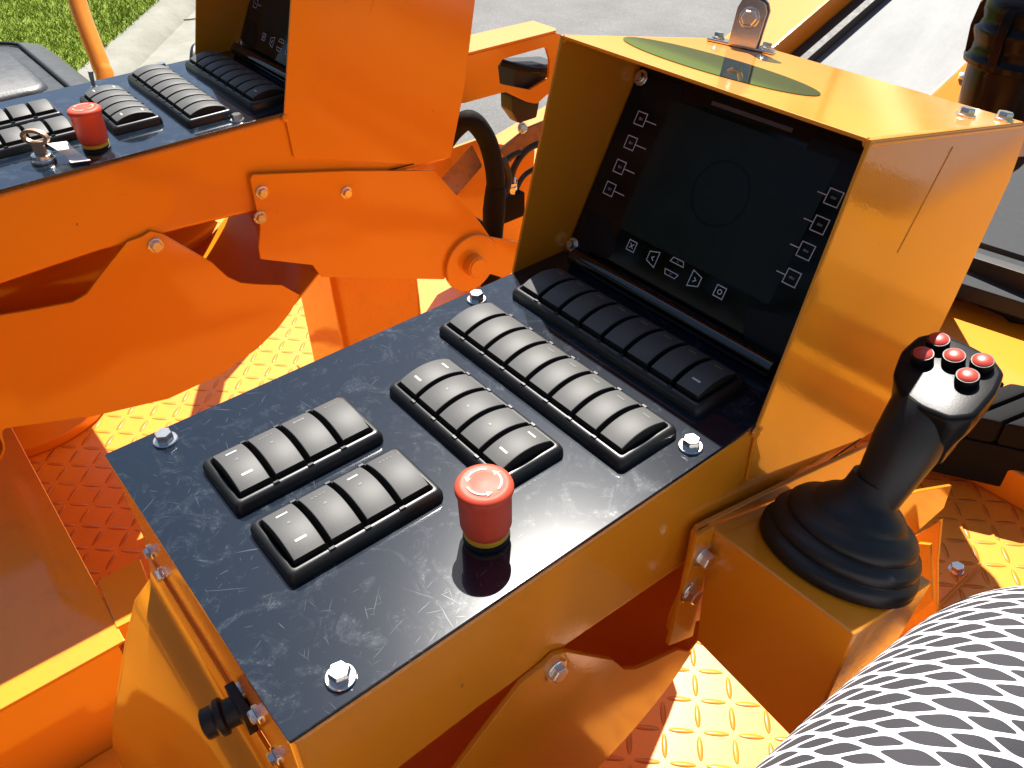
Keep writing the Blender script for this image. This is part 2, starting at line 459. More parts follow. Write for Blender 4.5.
    for px, py in ((834, 198), (820, 225), (806, 251), (792, 278)):
        x, s = sp(px, py); mb = outline(sq(x, s, 5.4))
        line(mb, (x-6, s), (x-13, s), .7, 'icon'); line(mb, (x-1.4, s), (x+1.4, s), 1.7, 'faint'); line(mb, (x-1.3, s+.6), (x-.2, s+.6), .6, 'icon')
        mb.build('soft_key', disp, O, flat=True)
    x, s = sp(632, 246); mb = outline(sq(x, s, 4.2)); line(mb, (x-1.7, s-1.7), (x+1.7, s+1.7), .8, 'icon'); line(mb, (x-1.7, s+1.7), (x+1.7, s-1.7), .8, 'icon', .54); mb.build('navigation_key', disp, O, flat=True)
    x, s = sp(720, 292); mb = outline(sq(x, s, 4.4))
    for i in range(10):
        a, c2 = i*.6283, (i+1)*.6283
        line(mb, (x+1.8*math.cos(a), s+1.8*math.sin(a)), (x+1.8*math.cos(c2), s+1.8*math.sin(c2)), .7, 'icon', .5+.03*(i % 2))
    mb.build('navigation_key', disp, O, flat=True)
    x, s = sp(653, 258); mb = outline([(x-5, s-3.6), (x-5, s+4), (x+4.6, s+6.6), (x+4.6, s-6.6)]); line(mb, (x+1, s+1.6), (x-1, s), .9, 'icon'); line(mb, (x+1, s-1.6), (x-1, s), .9, 'icon', .54); mb.build('navigation_key', disp, O, flat=True)
    x, s = sp(695, 280); mb = outline([(x+5, s-3.6), (x+5, s+4), (x-4.6, s+6.6), (x-4.6, s-6.6)]); line(mb, (x-1, s+1.6), (x+1, s), .9, 'icon'); line(mb, (x-1, s-1.6), (x+1, s), .9, 'icon', .54); mb.build('navigation_key', disp, O, flat=True)
    for (px, py), sg in (((678, 262), 1), ((671, 274), -1)):
        x, s = sp(px, py); mb = outline([(x-7, s-1.9*sg), (x-5.2, s+2*sg), (x+5.2, s+2*sg), (x+7, s-1.9*sg)], .65)
        line(mb, (x-1, s-.5*sg), (x, s+.6*sg), .6, 'faint'); line(mb, (x+1, s-.5*sg), (x, s+.6*sg), .6, 'faint', .54)
        mb.build('navigation_key', disp, O, flat=True)
    mb = MB(); line(mb, (84, 158), (156, 158.5), 3.2, 'dimicon'); mb.build('maker_strip', disp, O, flat=True)
    mb = MB()                                       # faint round emblem of the dark screen
    for i in range(48):
        a, c2 = i*math.pi/24, (i+1)*math.pi/24
        line(mb, (124+25*math.cos(a), 98+25*math.sin(a)), (124+25*math.cos(c2), 98+25*math.sin(c2)), 2.0, 'emblem', .4+.02*(i % 2))
    mb.build('screen_emblem', disp, O, flat=True)
    for x, s in ((7, 158), (6.5, 8), (PW-7, 158), (PW-7, 8)):
        mb = MB(); mb.bolt(S(x, s, 0), sn, r=4.2, h=4, washer=6.6); mb.build('screw', disp, O)
    b = MB(); b.tube([(22, 401, 7), (128, 401, 7), (234, 401, 7)], 8, 'lip', 24, 2); b.build('reflection_lip', disp, O)  # added glossy roll, shaped to pick up a warm reflection
    b = MB(); b.prism([(455, -108), (518, -112), (518, -110.4), (455, -106.4)], 0, PW+3.0, PW+3.9, 'shade_black'); b.build('slot', hood, O)
    b = MB(); b.tube([(PW+3.4, 511, 153), (PW+3.3, 478, 86)], .7, 'orange', 8, 1); b.build('seam', hood, O)
    # banks of rocker switches
    def bank(u, v, n, along, marks):
        mw, L = 54.6, n*24+10.3
        if along == 'v': T = lambda a, c, z: (u+c, v+a, z)          # a runs along the bank, c across it
        else: T = lambda a, c, z: (u+a, v+c, z)
        mb = MB()
        rings = [(0, 0, 4), (.2, 4.5, 4), (1.6, 7.6, 3.6), (3.0, 8.6, 3), (4.6, 8.6, 2.4), (5.4, 7.6, 2), (5.6, 1.2, 2)]
        mb.loops([[T(x, y, z) for x, y in rrect(i, i, L-i, mw-i, max(r, 1.2), 4)] for i, z, r in rings], 'bezel')
        for f in list(mb.bm.faces):
            if len(f.verts) > 4: f.material_index = mb.mi('shade_black')
        for k in range(1, n):                       # snap ridges on the frame
            a = 5.15+24*k
            for c in (3.6, mw-3.6):
                mb.loops([[T(a+dx, c+dy, 8.2) for dx, dy in ((-2.4, -1.1), (2.4, -1.1), (2.4, 1.1), (-2.4, 1.1))], [T(a+dx, c+dy, 9.5) for dx, dy in ((-1.8, -.8), (1.8, -.8), (1.8, .8), (-1.8, .8))]], 'bezel')
        bk = B(mb, 'switch_bank', angle=40)
        for k in range(n):
            a0 = 5.15+24*k+12; mb = MB()
            hw, hl = 10.0, 20.2; c0 = mw/2
            zc = lambda t: 12.0+4.6*(1-t*t)          # barrel-shaped paddle
            rows = []
            N = 14
            for i in range(N+1):
                t = -1+2*i/N; c = c0+hl*t; z = zc(t)
                e = .9
                rows.append([T(a0-hw, c, 2.2), T(a0-hw, c, z-e), T(a0-hw+.3*e, c, z-.3*e), T(a0-hw+e, c, z), T(a0+hw-e, c, z), T(a0+hw-.3*e, c, z-.3*e), T(a0+hw, c, z-e), T(a0+hw, c, 2.2)])
            mb.loops(rows, 'switch', closed=False)
            for f in mb.bm.faces:
                zs = [v.co.z for v in f.verts]
                if min(zs) < 3: f.material_index = mb.mi('shade_black')
            def dash(ca, cc, la, lc, kk):           # printed or lens mark lying on the paddle
                pts = []
                for da, dc in ((-la, -lc), (la, -lc), (la, lc), (-la, lc)):
                    c = cc+dc; pts.append(T(a0+ca+da, c, zc((c-c0)/hl)+.22))
                mb.poly(pts, kk)
            for kind in marks[k]:
                lo, hi = (c0-12.5, c0+12.5) if along == 'v' else (c0+12.5, c0-12.5)
                if kind == 'T': dash(0, lo, 3.6, .75, 'mark')
                if kind == 'B': dash(0, hi-(1.5 if along == 'v' else -1.5), 3.6, .75, 'mark')
                if kind == 't': dash(0, lo, 3.4, .7, 'faint')
                if kind == 'a': dash(0, lo, 3.4, .7, 'amber')
                if kind == 'd':
                    for q in (-3.9, -1.3, 1.3, 3.9): dash(q, lo, .75, .6, 'faint')
                if kind == 'm': dash(0, c0-3, 1.0, .7, 'faint')
            mb.build('rocker_switch', bk, O, angle=30)
        return bk
    bank(54.9, 43, 4, 'v', ['TBm', 'dm', 'Tt', 'd'])
    bank(123.9, 43, 4, 'v', ['TBm', 'dm', 'Tm', 'd'])
    bank(67.2, 177.7, 5, 'u', ['TB', 'm', 'm', 'm', 'TB'])
    bank(30.1, 247.8, 8, 'u', ['', '', '', 't', 't', 't', 't', 't'])
    bank(26.8, 324.5, 8, 'u', ['a', 'a', 'a', 'a', 'a', 'a', 'a', 'aB'])
    # emergency stop
    E = (217.8, 150.5, 0)
    b = MB(); b.lathe([(14.2, 0), (14.2, 1.5), (12.6, 2), (12.6, 9)], E, 'black', n=48)
    stop = B(b, 'emergency_stop')
    b = MB(); b.lathe([(13.2, 3.4), (13.8, 4.0), (13.8, 6.6), (13.0, 7.2)], E, 'yellow', n=48); b.build('collar', stop, O)
    b = MB(); b.lathe([(13.0, 7.3), (14.2, 8.8), (15.3, 12.5), (15.6, 37), (16.2, 38.2), (16.9, 39.4), (16.9, 41.2), (16.2, 43), (14.6, 44.2), (12.6, 44.6), (11.8, 44.3), (7, 45.1), (.3, 45.5)], E, 'red', n=64); b.build('button_cap', stop, O)
    b = MB()                                        # turning arrows printed on the cap
    for k in range(3):
        a0 = k*2.094+.25; ring = []
        for i in range(9): a = a0+1.35*i/8; ring.append((10.6*math.cos(a), 10.6*math.sin(a)))
        a = a0+1.35; ring += [(11.9*math.cos(a), 11.9*math.sin(a)), (9.7*math.cos(a+.38), 9.7*math.sin(a+.38)), (7.9*math.cos(a), 7.9*math.sin(a))]
        for i in range(8, -1, -1): a = a0+1.35*i/8; ring.append((9.3*math.cos(a), 9.3*math.sin(a)))
        b.poly([(E[0]+x, E[1]+y, 45.0) for x, y in ring], 'arrow')
    b.build('turn_arrows', stop, O, flat=True)
    # bolts of the panel and of the end face
    for i, (x, y) in enumerate(((12.8, 35.6), (244.8, 35.6), (12.8, 300), (244.8, 300))):
        b = MB(); b.bolt((x, y, 0), (0, 0, 1), spin=.2+i*.37, r=6, h=6); B(b, 'panel_bolt')
    for i, (x, z) in enumerate(((16, -84), (26, -100), (168, -72), (196, -60), (206, -92))):
        b = MB(); b.bolt((x, 0, z), (0, -1, 0), spin=i*.5, r=4.2, h=3.4, washer=6); B(b, 'end_bolt')
    b = MB()                                        # plug connector on the end face
    c = Vector((176, -1, -76))
    b.lathe([(12, 0), (12, 3), (9, 4), (9, 12), (11.5, 13), (11.5, 17), (9.5, 18), (9.5, 25), (8, 26)], c, 'black', (-.25, -1, -.12), 16)
    b.obox(c+Vector((0, -3, 0)), (12, 0, 0), (0, 3, 0), (0, 0, 12), 'black')
    B(b, 'plug_connector', bevel=.8)
    # flat plate screwed to the side with the pivot boss at its far end
    for sx, xa, xb in ((1, PW+3.7, PW+8.2),):
        b = MB()
        pl = [(292, -62), (296, -58), (418, -90), (547, -128), (620, -232), (637, -262), (706, -298), (808, -357), (816, -402), (740, -400), (640, -330), (626, -322), (590, -322), (552, -300), (548, -302), (357, -222), (348, -200), (282, -166), (283, -150), (291, -125)]
        b.prism(pl, 0, xa, xb, 'orange'); sp_ = B(b, 'side_plate', bevel=1)
        b = MB()
        for rr, h0, h1 in ((46, 0, 7), (17, 7, 22), (14.5, 22, 24)):
            b.lathe([(rr, h0), (rr, h1-1), (rr-1, h1)], (xb, 596, -290), 'orange', (1, 0, 0), 40)
        b.build('pivot_boss', sp_, O)
        for y, z in ((302, -82), (293, -112), (411, -117)):
            b = MB(); b.bolt((xb, y, z), (1, 0, 0), r=6, h=5); b.build('plate_bolt', sp_, O)
    b = MB(); b.prism([q for q in pl if q[0] < 640], 0, -8.2, -3.7, 'orange'); B(b, 'side_plate', bevel=1)  # added on the hidden side to keep sun out of the pan
    # lobed lower plates
    lobe = [(158, -91), (167, -88), (178, -95), (224, -150), (238, -176), (252, -190), (267, -198), (303, -214), (324, -238), (306, -258), (284, -275), (251, -292), (200, -307), (126, -311), (40, -292), (-46, -262), (-84, -320), (-96, -306), (-75, -255), (-56, -214), (-40, -177), (-22, -142), (-4, -127), (20, -132), (66, -140), (82, -136), (106, -117), (140, -92)]
    lobe = [q for q in lobe if q not in ((-84, -320), (-96, -306))]
    for xa, xb in ((PW+.6, PW+4.6), (-4.6, -.6)):
        b = MB(); b.prism(lobe, 0, xa, xb, 'orange'); lp = B(b, 'lobed_plate', bevel=.8)
        b = MB(); out = xb if xa > 0 else xa
        b.bolt((out, 168, -106), (1 if xa > 0 else -1, 0, 0), r=6.6, h=4.5, washer=9, spin=.1); b.build('plate_bolt', lp, O)
    b = MB()                                        # curved sheet closing the front between the lobes
    cur = [(-2, -99), (-6, -124), (-22, -142), (-40, -177), (-56, -214), (-75, -255), (-85, -292), (-76, -308), (-58, -290), (-44, -262), (40, -288), (126, -306), (200, -302), (251, -287), (290, -268), (340, -235), (400, -185), (436, -122)]
    P = []
    for i in range(len(cur)-1):
        p0, p1, p2, p3 = [Vector(cur[min(max(j, 0), len(cur)-1)]) for j in (i-1, i, i+1, i+2)]
        for j in range(4):
            t = j/4; P.append(.5*((2*p1)+(p2-p0)*t+(2*p0-5*p1+4*p2-p3)*t*t+(3*p1-p0-3*p2+p3)*t**3))
    P.append(Vector(cur[-1])); Q = []
    for i, p in enumerate(P):
        dd = (P[min(i+1, len(P)-1)]-P[max(i-1, 0)]).normalized(); Q.append(p+Vector((-dd.y, dd.x))*2.5)
    b.loops([[(x, p.x, p.y), (x2, p.x, p.y), (x2, q.x, q.y), (x, q.x, q.y)] for p, q in zip(P, Q) for x, x2 in ((-.5, PW+.5),)], 'orange')
    B(b, 'front_pan', angle=50)
    return root
console = make_console()
console['label'] = 'nearer orange operator console with black switch panel in the middle of the picture'
left = copy_tree(console)
left.location = console.location+Vector((-.6855, .0045, .0182)); left.rotation_euler = (0, 0, -.012)
left['label'] = 'farther orange operator console at upper left, with a key standing in its panel'
LO = Vector((128, 200, -105))
b = MB(); b.prism(rrect(60, 400, 205, 545, 14, 3), 2, -512, -112, 'orange_worn'); b.box((40, 380, -618), (225, 565, -512.5), 'orange_worn'); b.build('pedestal', left, LO, bevel=2)  # added box; shades the deck below the farther console
# key switch and toggle that only the farther console has
def lpt(px, py, z): return at(px, py, 2, z)
k0 = lpt(44, 161, 18.5)
def left_local(v): return LO+(left.matrix_basis.inverted() @ W(v))*1000
b = MB(); kl = left_local(k0)
b.lathe([(12.5, 0), (12.5, 3), (11, 4.5), (10.5, 8), (8, 8.6)], kl, 'zinc', n=32); kb = b.build('key_switch', left, LO, bevel=.3)
tl = left_local(lpt(96, 92, 18.5))
b = MB(); b.lathe([(7, 0), (7, 2.5), (5, 4), (4, 7)], tl, 'zinc', n=20); b.tube([tl+Vector((0, 0, 6)), tl+Vector((1, 0, 16)), tl+Vector((2, 1, 26))], [2.2, 2.6, 3.2], 'zinc', 10, 3)
b.build('toggle_switch', left, LO)
bpy.context.view_layer.update()
b = MB()
b.obox(k0+Vector((0, 0, 15)), (5.5, 4.5, 0), (-.8, 1, 0), (0, 0, 7), 'brass')
up = Vector((0, 0, 1)); c = k0+Vector((0, 0, 26)); ax = Vector((.78, .62, 0))
def oval_ring(rx, rz, e): return [c+ax*rx*math.cos(i*math.pi/14)+up*rz*math.sin(i*math.pi/14)+e for i in range(28)]
e1 = Vector((-.62, .78, 0))*2.2
b.loops([oval_ring(16, 8.5, -e1), oval_ring(16, 8.5, e1), oval_ring(12, 5, e1), oval_ring(12, 5, -e1), oval_ring(16, 8.5, -e1)], 'brass', True, False, False)
key = b.build('ignition_key', None, tuple(k0+Vector((0, 0, 8))))
tag(key, 'brass coloured ignition key standing in the lock of the farther console', 'key')
b = MB(); t0 = lpt(66, 158, 20)
ring = []
for i in range(9):
    t = i/8; p = at(57+24*t, 143+19*t, 2, 30-7*t+4*math.sin(t*6))
    q = Vector((.35, .9, 0))*(10-2*math.sin(t*3.1))
    ring.append([p-q, p+q, p+q+Vector((0, 0, .8)), p-q+Vector((0, 0, .8))])
b.loops(ring, 'tagw')
tg = b.build('key_tag', None, tuple(t0)); tag(tg, 'shiny curled metal tag lying beside the ignition key', 'key tag')

# ------------------------------------------------------------------ joystick and its box
def make_joystick():
    n = Vector((0, .353, .935)).normalized(); d = Vector((0, .935, -.353)).normalized(); X = Vector((1, 0, 0))
    P0 = Vector((262, 306.5, -63.2))
    T = lambda x, s, h=0: Vector((x, P0.y, P0.z))+d*s+n*h
    OB = (320, 360, -195)
    box = thing('joystick_box', 'orange sheet metal box carrying the joystick at the side of the nearer console', 'bracket', OB)
    F0, F1 = 262+5, 381
    b = MB()                                        # front, top and right sheets
    fl = [(F0, 306.5, -64), (F1, 306.5, -64), (F1-2, 306.2, -150), (F1-6, 306, -206), (F0+8, 305.5, -188)]
    b.slab(fl, (0, 3, 0), 'orange')
    b.slab([T(F0, 0), T(F1, 0), T(F1, 121), T(F0, 121)], -n*3, 'orange')
    e = T(F1, 121)
    b.slab([(F1, 309.6, -65.5), (F1-2, 309.4, -150), (F1-6, 309.2, -206), (F1-6, e.y, -215), (F1, e.y, e.z-.5)], (-3, 0, 0), 'orange')
    b.build('box_shell', box, OB, bevel=1.6, seg=3)
    b = MB()
    b.slab([(267.2, 288, -56), (267.2, 306, -60), (267.2, 306, -188), (267.2, 276, -172)], (4, 0, 0), 'orange')
    fg = b.build('mounting_flange', box, OB, bevel=.8)
    for y, z in ((297, -84), (289, -117)):
        b = MB(); b.bolt((271.3, y, z), (1, 0, 0), r=6.5, h=6.5, washer=9); b.build('flange_bolt', box, OB)
    OJ = T(329, 70, 0)
    js = thing('joystick', 'black joystick with ribbed rubber boot and five red buttons on its head', 'joystick', OJ)
    ax = Vector((.07, .40, .914)).normalized()
    b = MB()                                        # bellows boot
    prof = [(53, 0), (55, 1.5), (55, 8), (53.6, 10.5), (50.5, 11.6), (49.6, 13), (51, 14.5), (51.4, 19), (49.8, 21.8), (45, 23.4), (43.6, 25), (44.8, 26.6), (44.6, 30), (41.5, 34), (36, 37), (32.5, 38.2), (31.5, 39.6), (31, 42), (27, 46), (21, 50), (18.2, 55), (17, 66)]
    rings = []
    for r, h in prof:
        t = h/66; c = OJ+n*h*(1-t*.3)+ax*h*t*.3
        rings.append([c+(X*math.cos(i*math.pi/24)*1.02+d*math.sin(i*math.pi/24))*r for i in range(48)])
    b.loops(rings, 'black'); b.build('rubber_boot', js, OJ, angle=60)
    # grip: ellipses along the stick, widening into the head
    a1 = Vector((.83, -.56, 0)).normalized(); a1 = (a1-ax*a1.dot(ax)).normalized(); a2 = ax.cross(a1)
    b = MB()
    g = [(50, 16.5, 17, 0), (62, 17, 18, 0), (80, 19.5, 20, -1), (95, 21.5, 22, -2), (108, 21.6, 22.4, -3), (118, 21.4, 22.6, -4), (124, 21, 22, -4), (128, 20, 21, -4)]
    b.loops([[OJ+ax*h+a1*sh+(a1*r1*math.cos(i*math.pi/18)+a2*r2*math.sin(i*math.pi/18)) for i in range(36)] for h, r1, r2, sh in g], 'black')
    b.build('grip', js, OJ, angle=60)
    hn = Vector((-.07, -.22, .965)).normalized()
    hc = Vector((340, 440, 45))
    hx = Vector((1, 0, 0)); hx = (hx-hn*hx.dot(hn)).normalized(); hy = hn.cross(hx)
    out = []
    for px, py in ((893, 372), (901, 350), (918, 335), (938, 331), (970, 344), (994, 357), (1005, 372), (997, 391), (975, 417), (950, 420), (920, 408), (899, 392)):
        q = atp(px, py, hc, hn)-hc; out.append(Vector((q.dot(hx), q.dot(hy))))
    sm = []
    for i, q in enumerate(out):
        p, r = out[i-1], out[(i+1) % len(out)]
        sm += [q*.78+p*.22, q*.92+(p+r)*.04, q*.78+r*.22]
    cen = sum(sm, Vector((0, 0)))/len(sm)
    def hr(sc, h, sh=Vector((0, 0, 0))): return [hc+sh+hn*h+hx*(cen.x+(q.x-cen.x)*sc)+hy*(cen.y+(q.y-cen.y)*sc) for q in sm]
    low = (OJ+ax*126)-(hc+hx*cen.x+hy*cen.y); low = low-hn*low.dot(hn)
    b = MB()
    b.loops([hr(.66, -46, low*.85-hx*4), hr(.74, -37, low*.62-hx*4), hr(.86, -27, low*.32-hx*3), hr(.95, -18, low*.1-hx*1), hr(.99, -10), hr(1.0, -3), hr(.985, -1.2), hr(.94, -.3), hr(.90, 0)], 'gloss')
    hd = b.build('head', js, OJ, angle=50)
    for px, py in ((939, 338), (923, 352), (954.5, 354), (983, 359), (968, 374)):
        q = atp(px, py, hc+hn*7, hn)-hn*7; b = MB()
        b.lathe([(7.2, 0), (7.2, 5.2), (6.8, 6.0), (6.1, 6.0)], q, 'gloss', hn, 28)
        bt = b.build('push_button', js, OJ)
        b = MB(); b.lathe([(6.0, 5.4), (6.0, 6.4), (5.0, 7.4), (2.6, 8.1), (.2, 8.2)], q, 'redlens', hn, 28); b.build('button_cap', bt, OJ)
make_joystick()

# ------------------------------------------------------------------ lamp bracket on the hood of the nearer console
def hoodtop(px, py): return atp(px, py, (0, 402, 188), (0, .215, 1))
bc = hoodtop(741, 47)
hn = Vector((0, .215, 1)).normalized()
LB = thing('lamp_bracket', 'shiny plated bracket holding a black arm on the hood of the nearer console', 'bracket', bc)
ex = Vector((.88, .47, 0)); ex = (ex-hn*ex.dot(hn)).normalized(); ey = hn.cross(ex)
b = MB(); b.obox(bc+hn*1.5, ex*29, ey*10, hn*1.4, 'steel'); b.build('foot', LB, bc, bevel=.8)
for s in (-1, 1):
    b = MB(); b.bolt(bc+hn*3+ex*21*s, hn, r=4.5, h=3.4, washer=5.5); b.build('bolt', LB, bc)
b = MB()
for e in (-10, 10):
    o = bc+ex*2+ey*e
    pl = [(-12, 2), (12, 2), (13, 31), (10, 37), (4, 40), (-5, 40), (-10, 37), (-12, 31)]
    b.slab([o+ex*x+hn*z for x, z in pl], ey*(2.4 if e > 0 else -2.4), 'steel')
b.build('ear', LB, bc, bevel=.6)
b = MB(); b.bolt(bc+ex*2-ey*12.5+hn*25, -ey, r=6.5, h=4.5, washer=8.5); b.build('pivot_bolt', LB, bc)
b = MB(); b.tube([bc+ex*2+hn*20, bc+ex*1+hn*42, bc+ex*-1+hn*110], [7, 9, 10], 'black', 14, 3)
b.tube([bc+ex*-15+hn*60, bc+ex*-12+hn*44, bc+ex*-9+hn*40], [7, 6, 4], 'black', 10, 3)
b.build('arm', LB, bc)
for px, py in ((965, 116), (1003, 120)):
    c = atp(px, py, (0, 402, 188), (0, .215, 1)); b = MB(); b.bolt(c, hn, r=5.5, h=4.5, washer=7)
    c2 = c-Vector((0, 0, 0)); b.build('roof_bolt', console, (128, 200, -105))

# ------------------------------------------------------------------ deck, raised platform, far structure
DZ = -600
deck = thing('machine_deck', 'orange diamond plate operator deck under the consoles, sunlit in patches', 'deck', (0, 400, DZ))
b = MB(); b.box((-1500, -900, DZ-6), (1500, 1135, DZ), 'plate'); b.build('diamond_plate', deck, (0, 400, DZ))
b = MB(); b.box((-1500, 1116, DZ+.5), (1500, 1150, DZ+62), 'orange'); b.build('edge_rail', deck, (0, 400, DZ), bevel=6, seg=3)
b = MB(); b.box((-1500, -900, DZ-500), (1500, 1130, DZ-7), 'orange_worn'); b.build('deck_frame', deck, (0, 400, DZ), bevel=4)
# smooth raised plate at lower left
ZB = -400
e0, e1, e2 = at(10, 430, 2, ZB), at(125, 640, 2, ZB), at(0, 713, 2, ZB)
xr = e1.x; yf = e1.y
plat = thing('seat_platform', 'smooth raised orange plate with a stripe of sunlight at lower left', 'platform', (xr-300, yf-300, DZ))
b = MB(); b.box((xr-1100, yf-900, ZB-4), (xr, yf, ZB), 'orange_worn'); b.build('top_plate', plat, (xr-300, yf-300, DZ), bevel=1.5)
b = MB(); b.box((xr-4, yf-900, DZ), (xr-.5, yf-8, ZB-4.2), 'orange'); b.box((xr-1100, yf-12, DZ), (xr-5, yf-8.5, ZB-4.2), 'orange'); b.build('skirt_panel', plat, (xr-300, yf-300, DZ), bevel=1)
b = MB()
q = [at(97, 580, 2, ZB+2), at(140, 558, 2, ZB+2), at(158, 607, 2, ZB+2), at(116, 628, 2, ZB+2)]
b.slab(q, (0, 0, -60), 'orange'); b.build('corner_tray', plat, (xr-300, yf-300, DZ), bevel=2)
# floor pan under the near console
b = MB(); o = (xr+200, yf-300, DZ)
pan = thing('floor_pan', 'smooth orange pan below the end of the nearer console at bottom left', 'panel', o)
b.box((xr+.5, yf-900, -560), (xr+330, yf+20, -552), 'orange'); b.build('pan_sheet', pan, o, bevel=2)

eb = thing('shade_box', 'unseen orange box added behind the nearer hood to shade the deck', 'shade box', (-170, 1350, DZ))  # added box, kept out of sight, casts shade on the deck
b = MB(); b.prism([(1190, DZ-1), (1190, -215), (1220, -190), (1460, -190), (1460, DZ-1)], 0, -330, -55, 'orange'); b.build('shade_box_shell', eb, (-170, 1350, DZ), bevel=8, seg=3)
b = MB(); b.tube([(-240, 1189, -300), (-240, 1170, -300), (-130, 1170, -300), (-130, 1189, -300)], 8, 'black', 10, 4); b.build('handle', eb, (-170, 1350, DZ))
mt = thing('bounce_cut_sheet', 'unseen black sheet added on the deck to cut bounced light', 'mat', (900, 150, DZ))  # added out of view; dark sheet lowers light bounced off the deck
b = MB(); b.prism(rrect(430, -500, 1400, 820, 40, 5), 2, DZ+.5, DZ+9, 'pad_black'); b.build('black_sheet', mt, (900, 150, DZ), bevel=2)
hp = thing('reflection_block', 'unseen orange block added ahead of the deck for the hood to reflect', 'reflection block', (1000, 1900, -1400))  # added out of view so the hood side reflects orange
b = MB(); b.prism([(1180, -1400), (1180, -470), (1260, -420), (2500, -380), (2700, -900), (2600, -1400)], 0, 480, 1500, 'orange'); b.build('block_body', hp, (1000, 1900, -1400), bevel=10, seg=3)
b = MB(); b.box((700, 1500, -399), (1300, 2300, -340), 'belt'); b.build('block_lid', hp, (1000, 1900, -1400), bevel=8)
rb = thing('shade_wall', 'unseen dark wall added behind the deck to block low sky', 'shade wall', (0, -1250, DZ))  # added out of view; blocks low sky and darkens what the display mirrors
b = MB(); b.prism([(-1250, DZ+.5), (-1250, 560), (-1300, 600), (-1700, 600), (-1700, DZ+.5)], 0, -1500, 1500, 'tyre'); b.build('housing', rb, (0, -1250, DZ), bevel=12, seg=3)
b = MB(); b.prism(rrect(-700, -200, 700, 420, 30, 4), 1, -1249, -1242, 'black'); b.build('wall_panel', rb, (0, -1250, DZ), bevel=2)
# pedestal foot behind the joystick box
Y = 760
pb = thing('pedestal_bracket', 'folded orange bracket plate with a bolt on the deck behind the joystick', 'bracket', at(930, 600, 1, Y))
po = pb['org']
b = MB(); b.slab([at(x, y, 1, Y) for x, y in ((896, 548), (941, 520), (937, 563), (937, 640), (890, 640))], (0, 5, 0), 'orange_worn'); b.build('upright_plate', pb, po, bevel=.8)
b = MB(); b.slab([at(x, y, 1, Y-70) for x, y in ((885, 540), (930, 545), (933, 600), (885, 640))], (0, 5, 0), 'orange_worn'); b.build('gusset', pb, po, bevel=.8)
b = MB(); p, q = at(938, 606, 2, DZ+2), at(973, 572, 2, DZ+2); d = (q-p); b.slab([p, q, q+Vector((0, 14, 0)), p+Vector((0, 14, 0))], (0, 0, 16), 'orange'); b.build('foot_rib', pb, po, bevel=1.5)
b = MB(); b.bolt(at(956, 570, 2, DZ), (0, 0, 1), r=9, h=9, washer=11); b.build('foot_bolt', pb, po)

# ------------------------------------------------------------------ conveyor chute in front
Z0 = -900; n20 = Vector((0, -math.sin(R(20)), math.cos(R(20)))); d20 = Vector((0, math.cos(R(20)), math.sin(R(20))))
cp = lambda px, py, h=0: atp(px, py, Vector((0, 800, Z0))+n20*h, n20)
bl, br = cp(815, 62).x, cp(930, 92).x
conv = thing('conveyor', 'feed conveyor with worn grey belt between orange rails behind the nearer hood', 'conveyor', (0, 1500, Z0-200))
co = (0, 1500, Z0-200)
def run(mb, x0, x1, h0, h1, k, s0=-700, s1=4200):
    c = Vector((0, 800, Z0))
    mb.loops([[Vector((x, 0, 0))+c+d20*s+n20*h for x, h in ((x0, h0), (x1, h0), (x1, h1), (x0, h1))] for s in (s0, s1)], k)
    return mb
run(MB(), bl-6, br+40, -12, 0, 'belt').build('belt', conv, co)
sl = cp(788, 56, 30).x
run(MB(), sl, bl, 1, 30, 'tyre').build('seal_strip', conv, co, bevel=3)
lo = cp(700, 45, 90).x
mb = run(MB(), sl-8, sl-2, -60, 90, 'orange'); c9 = Vector((0, 800, Z0)); mb.loops([[Vector((x, 0, 0))+c9+d20*q+n20*h for x, h in ((lo, 48), (sl-8.5, 84), (sl-8.5, 90), (lo, 54))] for q in (-700, 4200)], 'orange'); mb.build('side_rail', conv, co, bevel=2)
rr = cp(950, 92, 60).x
mb = run(MB(), br+42, br+50, -60, 60, 'orange'); mb.loops([[Vector((x, 0, 0))+c9+d20*q+n20*h for x, h in ((br+50.5, 54), (br+110, 30), (br+110, 36), (br+50.5, 60))] for q in (-700, 4200)], 'orange'); mb.build('side_rail', conv, co, bevel=2)
b = MB(); b.bolt(cp(786, 37, 72), n20+Vector((-.35, 0, 0)), r=14, h=12, washer=18); b.build('rail_bolt', conv, co)
q9 = cp(950, 75, 50); b = MB(); b.bolt((br+70, q9.y, q9.z-2), n20+Vector((.4, 0, 0)), r=13, h=12, washer=18); b.build('rail_bolt', conv, co)
b = MB(); b.box((bl-350, 2300, -2390), (bl-290, 2380, -560), 'orange'); b.box((br+90, 2300, -2390), (br+150, 2380, -560), 'orange'); b.build('support_leg', conv, co, bevel=3)

